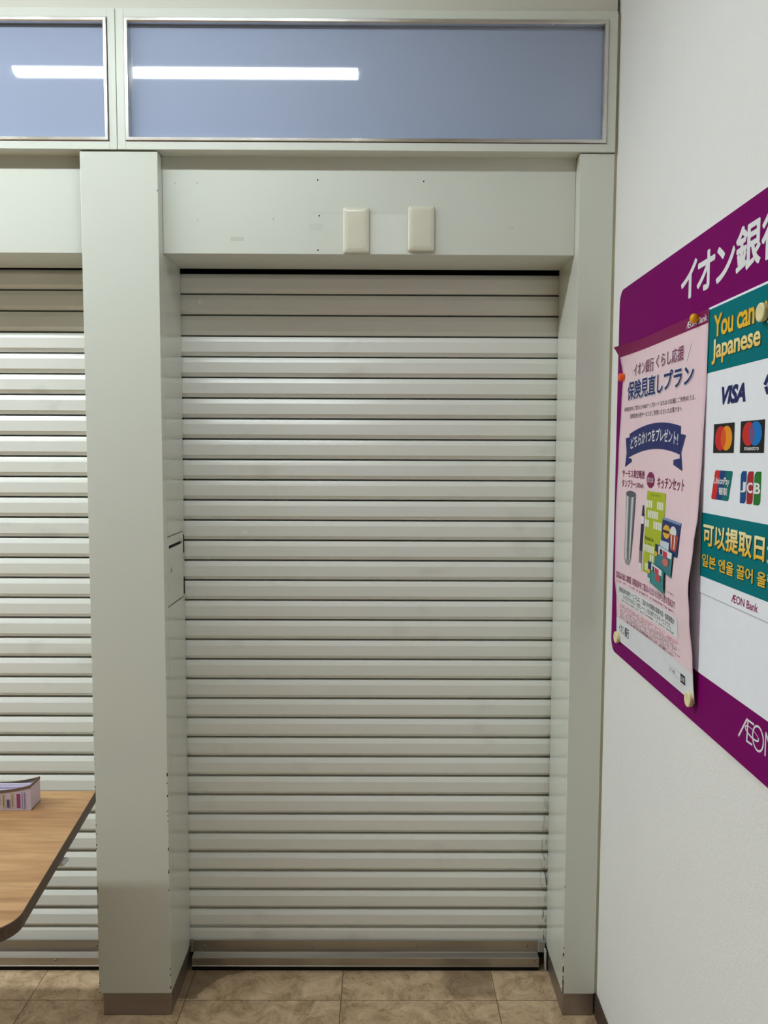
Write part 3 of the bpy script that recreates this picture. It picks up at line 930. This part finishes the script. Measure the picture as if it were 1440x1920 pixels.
# pictures printed on the poster
pic = PSheet()
N = 9
gl = []
tb = PSheet().poly([(0.2160, 1.5060), (0.2860, 1.5060), (0.2780, 1.43), (0.2620, 1.3500), (0.2480, 1.3330), (0.2240, 1.3330), (0.2130, 1.3460), (0.2170, 1.43)]).done('tumbler_picture', 0.0009, flat((150, 152, 156), 0.4), pp, 'printed steel tumbler')
PSheet().poly([(0.2230, 1.500), (0.2330, 1.500), (0.2310, 1.345), (0.2200, 1.345)]).done('highlight', 0.0012, flat((214, 216, 218), 0.4), tb)
PSheet().poly([(0.2580, 1.500), (0.2680, 1.500), (0.2560, 1.345), (0.2500, 1.345)]).done('highlight', 0.0012, flat((214, 216, 218), 0.4), tb)
PSheet().poly([(0.2400, 1.500), (0.2490, 1.500), (0.2420, 1.345), (0.2370, 1.345)]).done('dark_streak', 0.0013, flat((92, 96, 100), 0.4), tb)
PSheet().poly([(0.2750, 1.500), (0.2850, 1.500), (0.2770, 1.43), (0.2680, 1.385), (0.2600, 1.352), (0.2560, 1.352), (0.2680, 1.43)]).done('dark_streak', 0.0013, flat((92, 96, 100), 0.4), tb)
PSheet().ellipse(0.2370, 1.3690, 0.006, 0.004).done('dark_mark', 0.0013, flat((92, 96, 100), 0.4), tb)
PSheet().ellipse(0.2510, 1.5060, 0.0345, 0.0075).done('cup_mouth', 0.0015, flat((92, 96, 100), 0.4), tb)
gb = PSheet().poly([(0.3660, 1.5190), (0.4900, 1.5190), (0.4780, 1.3340), (0.3480, 1.3340)]).done('box_picture', 0.0009, flat((176, 190, 36), 0.4), pp, 'printed lime green box')
for row, zz in enumerate((1.4900, 1.4680, 1.4460, 1.3900, 1.3700, 1.3480)):
    for k in range(8):
        s_ = 0.3640 + 0.0145 * k - 0.0025 * row
        if (k * 3 + row * 5) % 7 in (2, 5): continue
        if row in (3, 4) and k > 4: continue
        if s_ < 0.355 or s_ > 0.4660: continue
        PSheet().rect(s_, s_ + 0.0115, zz - 0.0080, zz + 0.0085).done('white_block', 0.0012, flat((232, 236, 214), 0.4), gb)
PSheet().text('Kitchen Set', 0.362, 0.420, 1.4080, 1.4180).done('lettering', 0.0013, flat((70, 80, 30), 0.5), gb)
PSheet().greek(0.365, 0.41, 1.398, 1.402).greek(0.39, 0.45, 1.509, 1.5125).done('fine_print', 0.0013, flat((70, 80, 30), 0.5), gb)
bt = PSheet().poly([(0.3390, 1.4850), (0.3470, 1.4850), (0.3520, 1.4600), (0.3330, 1.4600)]).poly([(0.3310, 1.4420), (0.3500, 1.4420), (0.3420, 1.3780), (0.3230, 1.3780)]).done('bottle_picture', 0.0014, flat((34, 36, 60), 0.4), pp, 'printed slim dark bottle')
PSheet().poly([(0.3310, 1.4595), (0.3520, 1.4595), (0.3500, 1.4425), (0.3310, 1.4425)]).done('white_band', 0.0015, M_WHITE, bt)
PSheet().poly([(0.3230, 1.3500), (0.3400, 1.3500), (0.3390, 1.3350), (0.3200, 1.3350)]).done('white_band', 0.0015, M_WHITE, bt)
PSheet().poly([(0.3230, 1.3775), (0.3420, 1.3775), (0.3400, 1.3505), (0.3220, 1.3505)]).done('grey_band', 0.0015, flat((128, 128, 132), 0.4), bt)
def pack(pts, base, shapes, label):
    o = PSheet().poly(pts).done('pack_picture', shapes[0], flat(base, 0.4), pp, label)
    for k, (q, col) in enumerate(shapes[1]):
        sh_ = PSheet()
        if len(q) == 4 and not isinstance(q[0], tuple): sh_.ellipse(*q)
        else: sh_.poly(q)
        sh_.done('pack_print', shapes[0] + 0.0002 * (k + 1), flat(col, 0.4), o)
    return o
pack([(0.4790, 1.4690), (0.5950, 1.4650), (0.5850, 1.3950), (0.4700, 1.3950)], (36, 54, 110), (0.0016, [
    ([(0.4800, 1.4690), (0.5945, 1.4650), (0.594, 1.4600), (0.4800, 1.4640)], (120, 150, 190)), ((0.5080, 1.4400, 0.024, 0.0145), (234, 178, 60)),
    ((0.5520, 1.4430, 0.0210, 0.0120), (228, 228, 228)), ([(0.5340, 1.4380), (0.5880, 1.4380), (0.5760, 1.4060), (0.5420, 1.4060)], (190, 70, 50)),
    ([(0.4720, 1.4190), (0.5300, 1.4190), (0.5290, 1.4020), (0.4710, 1.4020)], (206, 216, 232)), ([(0.4860, 1.4430), (0.5290, 1.4430), (0.5285, 1.4375), (0.4860, 1.4375)], (60, 44, 30)),
    ([(0.5420, 1.4370), (0.5500, 1.4370), (0.5480, 1.4100), (0.5440, 1.4100)], (234, 220, 206)), ([(0.5640, 1.4370), (0.5720, 1.4370), (0.5680, 1.4100), (0.5630, 1.4100)], (234, 220, 206))]), 'printed dark blue pack')
pack([(0.4420, 1.4080), (0.5620, 1.4010), (0.5560, 1.3500), (0.4380, 1.3600)], (52, 124, 134), (0.0034, [
    ([(0.4640, 1.4055), (0.5560, 1.4000), (0.5540, 1.3880), (0.4640, 1.3880)], (228, 230, 234)), ([(0.4420, 1.4080), (0.4620, 1.4065), (0.4600, 1.3830), (0.4400, 1.3830)], (26, 40, 80)),
    ([(0.4750, 1.4010), (0.4920, 1.4000), (0.4920, 1.3890), (0.4750, 1.3890)], (34, 34, 60)), ([(0.4970, 1.4000), (0.5250, 1.3980), (0.5250, 1.3870), (0.4970, 1.3870)], (208, 40, 84)),
    ((0.5180, 1.3770, 0.022, 0.008), (206, 110, 96)), ((0.4510, 1.3870, 0.0095, 0.0055), (232, 180, 60))]), 'printed teal pack')
pack([(0.4000, 1.3660), (0.5120, 1.3560), (0.5080, 1.3080), (0.3960, 1.3200)], (56, 136, 138), (0.0052, [
    ([(0.4250, 1.3630), (0.4980, 1.3570), (0.4960, 1.3440), (0.4240, 1.3480)], (228, 230, 234)), ([(0.4020, 1.3650), (0.4200, 1.3640), (0.4180, 1.3380), (0.4000, 1.3390)], (26, 40, 80)),
    ([(0.4330, 1.3580), (0.4450, 1.3570), (0.4450, 1.3460), (0.4330, 1.3470)], (34, 34, 60)), ([(0.4500, 1.3570), (0.4760, 1.3550), (0.4760, 1.3440), (0.4500, 1.3450)], (208, 40, 84)),
    ((0.4720, 1.3370, 0.0190, 0.0075), (200, 70, 70)), ((0.4100, 1.3430, 0.0090, 0.0050), (232, 180, 60)), ([(0.3990, 1.3290), (0.4200, 1.3280), (0.4190, 1.3190), (0.3980, 1.3210)], (206, 220, 226))]), 'printed small teal pack')
PSheet().text('【賞品お渡し期間】保険証券をご提示いただいた月から翌々月末まで', 0.1590, 0.5780, 1.2900, 1.3065, bold=0.006).done('lettering', 0.0009, M_MAR, pp, 'maroon lettering')
tiny = PSheet()
tiny.greek(0.1610, 0.5700, 1.2800, 1.2845)
tiny.greek(0.5020, 0.5780, 1.3150, 1.3185)
tiny.done('fine_print', 0.0009, flat((126, 86, 104), 0.5), pp)
PSheet().rrect(0.1600, 0.5950, 1.2330, 1.2740, 0.008).done('white_box', 0.0009, flat((228, 230, 232), 0.4), pp, 'white rounded text box')
PSheet().text('保険証券点検サービスとは、ご加入中の保険の保障内容・保障期間が', 0.1760, 0.5750, 1.2570, 1.2700).done('lettering', 0.0013, M_INK, pp, 'dark lettering')
PSheet().text('ひと目でわかる「分析シート」をお作りするサービスです。', 0.2050, 0.5500, 1.2430, 1.2550).greek(0.185, 0.57, 1.2360, 1.2395).done('lettering', 0.0013, M_INK, pp, 'dark lettering')
fp1, fp2 = PSheet(), PSheet()
for k in range(9):
    zz = 1.2260 - 0.0042 * k
    e = 0.605 - 0.02 * (k % 3)
    if k < 2:
        fp1.greek(0.1750, 0.34, zz - 0.0026, zz); fp2.greek(0.3450, e, zz - 0.0026, zz)
    elif k == 2:
        fp2.greek(0.1750, 0.30, zz - 0.0026, zz); fp1.greek(0.3050, e, zz - 0.0026, zz)
    else:
        fp1.greek(0.1750, e, zz - 0.0026, zz)
fp1.done('fine_print', 0.0009, flat((118, 96, 106), 0.5), pp)
fp2.done('fine_print', 0.0009, flat((204, 70, 92), 0.5), pp, 'red fine print')
PSheet().text('詳しくは、お近くのイオン銀行店舗またはホームページをご確認ください。', 0.2350, 0.5550, 1.1880, 1.1945 ).done('lettering', 0.0012, M_INK, pp)
PSheet().text('イオン銀行', 0.1680, 0.2520, 1.1520, 1.1760, bold=0.008).done('lettering', 0.0011, M_INK, pp, 'dark bank lettering')
PSheet().text('イオン銀行', 0.5350, 0.5750, 1.1560, 1.1620).rect(0.530, 0.603, 1.1660, 1.1663).rect(0.530, 0.603, 1.1530, 1.1533).done('lettering', 0.0011, M_INK, pp)
PSheet().rect(0.6060, 0.6330, 1.1500, 1.1680).done('small_square', 0.0011, flat((44, 46, 50), 0.5), pp, 'small dark square')
PSheet().text('店頭', 0.6090, 0.6300, 1.1540, 1.1640).done('lettering', 0.0014, M_WHITE, pp)
tag(own(pp), 'pale pink insurance poster with wavy edges pinned to the left of the board', 'poster')

# ------------------------------------------------------------------ pins and magnets
WN = Vector((-1, KW, 0)).normalized()
def pin(name, s, z, d, prof, mat, label, cat, group):
    bm = bmesh.new()
    c = BP(s, z, d)
    disc_cyl(bm, c, WN, 0, 0, 28, prof)
    o = bm_obj(name, bm, mat, None, False)
    for p_ in o.data.polygons: p_.use_smooth = len(p_.vertices) <= 4
    return tag(o, label, cat, group)
CREAM = flat((240, 228, 176), 0.35, 0.4)
MAG = [(0.0135, 0), (0.0140, 0.001), (0.0150, 0.0065), (0.0146, 0.0085), (0.0132, 0.0093), (0.0112, 0.0093), (0.0102, 0.0086), (0.0, 0.0086)]
BALL = [(0.0068, 0), (0.0072, 0.003), (0.0088, 0.005), (0.0093, 0.0075), (0.0088, 0.0105), (0.0068, 0.0130), (0.0036, 0.0143), (0, 0.0147)]
CYL = [(0.0088, 0), (0.0092, 0.001), (0.0098, 0.009), (0.0092, 0.0108), (0.0070, 0.0115), (0, 0.0117)]
G = 'pins and magnets on the notice board'
pin('round_magnet', 0.1650, 1.1370, 0.0046, MAG, CREAM, 'cream round magnet at the lower left corner of the pink poster', 'magnet', G)
pin('round_magnet', 0.6640, 1.1330, 0.0072, MAG, CREAM, 'cream round magnet at the lower right corner of the pink poster', 'magnet', G)
pin('round_magnet', 0.9000, 1.8220, 0.0034, MAG, CREAM, 'cream round magnet on the teal band, cut by the right edge of the view', 'magnet', G)
pin('push_pin', 0.1540, 1.7930, 0.0055, CYL, flat((250, 92, 18), 0.35, 0.4), 'orange push pin on the left edge of the pink poster', 'pin', G)
pin('push_pin', 0.6290, 1.8580, 0.0052, BALL, flat((244, 172, 10), 0.3, 0.5), 'golden yellow push pin at the upper right corner of the pink poster', 'pin', G)

# ------------------------------------------------------------------ table
TZ = 0.700
TH = 0.029
tb = empty('table', (-1.28, 1.75, 0))
def rounded(poly, radii, n=10):
    out = []
    L = len(poly)
    for i in range(L):
        p0, p1, p2 = Vector(poly[i - 1]), Vector(poly[i]), Vector(poly[(i + 1) % L])
        a, b = (p0 - p1).normalized(), (p2 - p1).normalized()
        ang = a.angle(b)
        t = radii[i] / math.tan(ang / 2)
        c = p1 + (a + b).normalized() * (radii[i] / math.sin(ang / 2))
        s, e = p1 + a * t - c, p1 + b * t - c
        a0 = math.atan2(s.y, s.x); a1 = math.atan2(e.y, e.x)
        da = (a1 - a0 + math.pi) % (2 * math.pi) - math.pi
        for k in range(n + 1):
            an = a0 + da * k / n
            out.append((c.x + radii[i] * math.cos(an), c.y + radii[i] * math.sin(an)))
    return out
quad = [(-1.860, 1.4320), (-0.6920, 1.4320), (-0.7560, 2.0605), (-1.800, 2.0605)]
outl = rounded(quad, [0.06, 0.06, 0.006, 0.006])
bm = bmesh.new()
def prism(bm, pts, z0, z1):
    a = [bm.verts.new((x, y, z0)) for x, y in pts]; b = [bm.verts.new((x, y, z1)) for x, y in pts]
    bm.faces.new(a); bm.faces.new(b)
    for i in range(len(pts)):
        j = (i + 1) % len(pts)
        bm.faces.new((a[i], a[j], b[j], b[i]))
cx_ = sum(p[0] for p in outl) / len(outl); cy_ = sum(p[1] for p in outl) / len(outl)
inner = [(x + (cx_ - x) * 0.0022, y + (cy_ - y) * 0.0035) for x, y in outl]
prism(bm, inner, TZ - TH, TZ)
bm_obj('tabletop', bm, M_WOOD, tb)['label'] = 'light oak laminate tabletop'
bm = bmesh.new()
n_ = len(outl)
ra = [bm.verts.new((x, y, TZ - TH - 0.0002)) for x, y in inner]
rb_ = [bm.verts.new((x, y, TZ - TH + 0.001)) for x, y in outl]
rc = [bm.verts.new((x, y, TZ - 0.001)) for x, y in outl]
rd = [bm.verts.new((x, y, TZ + 0.0001)) for x, y in inner]
for A, B in ((ra, rb_), (rb_, rc), (rc, rd)):
    for i in range(n_):
        j = (i + 1) % n_
        bm.faces.new((A[i], A[j], B[j], B[i]))
bm_obj('edge_band', bm, M_EDGE, tb)['label'] = 'dark brown edge band'
M_LEG = flat((196, 196, 194), 0.35, 0.5, 0.2)
bm = bmesh.new()
box(bm, -0.745, -0.716, 1.742, 1.772, 0.661, TZ - TH - 0.0004, 0.004, 2)
bm_obj('bracket', bm, M_LEG, tb)['label'] = 'light grey corner bracket'
for lx in (-1.20, -1.50):
    bm = bmesh.new()
    disc_cyl(bm, (lx, 1.75, 0.035), (0, 0, 1), 0.025, TZ - TH - 0.035 - 0.0006, 20)
    bm_obj('leg', bm, M_LEG, tb, False)
    boxes('foot', [(lx - 0.025, lx + 0.025, 1.50, 2.02, 0.0, 0.0345)], M_LEG, tb, 0.006, 2)
tag(own(tb), 'light oak table with dark edge in front of the left shutter', 'table')

# ------------------------------------------------------------------ leaflet box on the table
lb = empty('leaflet_box', (-0.97, 1.975, TZ))
X0, X1 = -1.081, -0.8780
Y0, Y1 = 1.9440, 1.9990
Z0 = TZ + 0.0006
HH = 0.0640
NS = 16
def dip(x):     # the front and back walls dip in a shallow curve towards the middle
    u = (x - X0) / (X1 - X0) * 2 - 1
    return 0.015 * (1 - u * u)
M_CARTON = flat((214, 200, 216), 0.3)
M_RIM = flat((122, 104, 92), 0.5)
bm = bmesh.new()
xs = [X0 + (X1 - X0) * k / NS for k in range(NS + 1)]
def wallstrip(bm, y, sgn, t=0.0015):
    a = [bm.verts.new((x, y, Z0)) for x in xs]; b = [bm.verts.new((x, y, Z0 + HH - dip(x))) for x in xs]
    c = [bm.verts.new((x, y + sgn * t, Z0)) for x in xs]; d = [bm.verts.new((x, y + sgn * t, Z0 + HH - dip(x))) for x in xs]
    for i in range(NS):
        bm.faces.new((a[i], a[i + 1], b[i + 1], b[i])); bm.faces.new((c[i], c[i + 1], d[i + 1], d[i])); bm.faces.new((b[i], b[i + 1], d[i + 1], d[i]))
wallstrip(bm, Y0, 1)
wallstrip(bm, Y1, -1)
box(bm, X1 - 0.0015, X1, Y0 + 0.0002, Y1 - 0.0002, Z0, Z0 + HH)
box(bm, X0, X0 + 0.0015, Y0 + 0.0002, Y1 - 0.0002, Z0, Z0 + HH)
box(bm, X0, X1, Y0 + 0.0002, Y1 - 0.0002, Z0, Z0 + 0.0015)
bm_obj('carton', bm, M_CARTON, lb)
bm = bmesh.new()
def rimstrip(y, sgn):
    prev = None
    for x in xs:
        z = Z0 + HH - dip(x)
        q = [bm.verts.new((x, y - sgn * 0.0006, z - 0.0055)), bm.verts.new((x, y - sgn * 0.0006, z + 0.0008)), bm.verts.new((x, y + sgn * 0.0021, z + 0.0008)), bm.verts.new((x, y + sgn * 0.0021, z - 0.0055))]
        if prev:
            for i in range(4):
                bm.faces.new((prev[i], prev[(i + 1) % 4], q[(i + 1) % 4], q[i]))
        prev = q
rimstrip(Y0, 1); rimstrip(Y1, -1)
box(bm, X1 - 0.0021, X1 + 0.0006, Y0 - 0.0004, Y1 + 0.0004, Z0 + HH - 0.0055, Z0 + HH + 0.0009)
box(bm, X0 - 0.0006, X0 + 0.0021, Y0 - 0.0004, Y1 + 0.0004, Z0 + HH - 0.0055, Z0 + HH + 0.0009)
bm_obj('rim', bm, M_RIM, lb)['label'] = 'brown rim'
def strip(bm, x0, x1, z0, z1): box(bm, x0, x1, Y0 - 0.0005, Y0 - 0.0001, Z0 + z0, Z0 + z1)
for col, rs in (((160, 74, 126), ((-0.9075, -0.8985, 0.006, 0.042), (-0.9850, -0.9780, 0.004, 0.036))), ((206, 186, 140), ((-0.9220, -0.9150, 0.006, 0.044), (-0.9440, -0.9370, 0.006, 0.042))),
                ((150, 140, 176), ((-0.9620, -0.9490, 0.014, 0.042), (-0.8890, -0.8860, 0.003, 0.046), (-0.8945, -0.8930, 0.003, 0.046), (-0.9330, -0.9240, 0.006, 0.028))),
                ((96, 92, 112), ((-0.9590, -0.9580, 0.014, 0.036), (-0.9560, -0.9550, 0.014, 0.038), (-0.9530, -0.9520, 0.014, 0.036), (-0.9310, -0.9295, 0.008, 0.026), (-0.9280, -0.9265, 0.008, 0.026), (-0.9190, -0.9178, 0.010, 0.038), (-0.941, -0.9398, 0.01, 0.038)))):
    for q in rs:
        bm = bmesh.new()
        strip(bm, q[0] - 0.006, q[1] - 0.006, q[2], q[3])
        bm_obj('printed_stripe', bm, flat(col, 0.4), lb)
tag(own(lb), 'low lilac printed leaflet box with brown rim on the table', 'box')
for k, (yy, hh, tl) in enumerate(((1.9540, 0.047, 0.004), (1.9640, 0.050, 0.006), (1.9750, 0.0525, 0.008))):
    bm = bmesh.new()
    x0, x1 = X0 + 0.006, X1 - 0.010
    pr = [(yy, Z0 + 0.0020), (yy + 0.0022, Z0 + 0.0020), (yy + 0.0022 + tl, Z0 + hh), (yy + tl, Z0 + hh)]
    extrude_x(bm, pr, x0, x1)
    o = bm_obj('leaflet', bm, flat((232, 228, 244) if k != 1 else (214, 200, 232), 0.4))
    tag(o, ('front', 'middle', 'rear')[k] + ' one of the white and lilac leaflets standing inside the low box', 'leaflet', 'leaflets in the box on the table')

# ------------------------------------------------------------------ ceiling lamps
def lamp(xc, yc, mat):
    r = empty('ceiling_lamp', (xc, yc, Z_CEIL))
    L = 0.64
    bm = bmesh.new()
    prof = [(yc - 0.085, Z_CEIL - 0.0005), (yc - 0.085, Z_CEIL - 0.012), (yc - 0.036, Z_CEIL - 0.078), (yc + 0.036, Z_CEIL - 0.078), (yc + 0.085, Z_CEIL - 0.012), (yc + 0.085, Z_CEIL - 0.0005)]
    extrude_x(bm, prof, xc - L, xc + L)
    bm_obj('housing', bm, M_LAMP, r)
    bm = bmesh.new()
    zt_, hw, dr = Z_CEIL - 0.100, 0.034, 0.016
    low = [(yc + hw * math.cos(math.radians(a)), zt_ + dr * math.sin(math.radians(a))) for a in range(180, 361, 15)]
    extrude_x(bm, low, xc - 0.610, xc + 0.610)
    bm_obj('light_strip', bm, mat, r)['label'] = 'glowing rounded light strip'
    boxes('strip_spine', [(xc - 0.610, xc + 0.610, yc - hw, yc + hw, zt_ + 0.0006, Z_CEIL - 0.0785)], M_LAMP, r)
    for sx in (-1, 1):
        boxes('lamp_holder', [(xc + sx * 0.622 - 0.0115, xc + sx * 0.622 + 0.0115, yc - 0.014, yc + 0.014, Z_CEIL - 0.128, Z_CEIL - 0.0775)], M_LAMP, r, 0.003)
    tag(own(r), 'white batten lamp with one long glowing strip on the ceiling', 'lamp', 'batten lamps in rows on the ceiling')
YL = 1.38
for k in range(7):
    lamp(-0.6975 - 1.30 * k, YL, (M_TUBE_F, M_TUBE_G)[k] if k < 2 else M_TUBE_N)
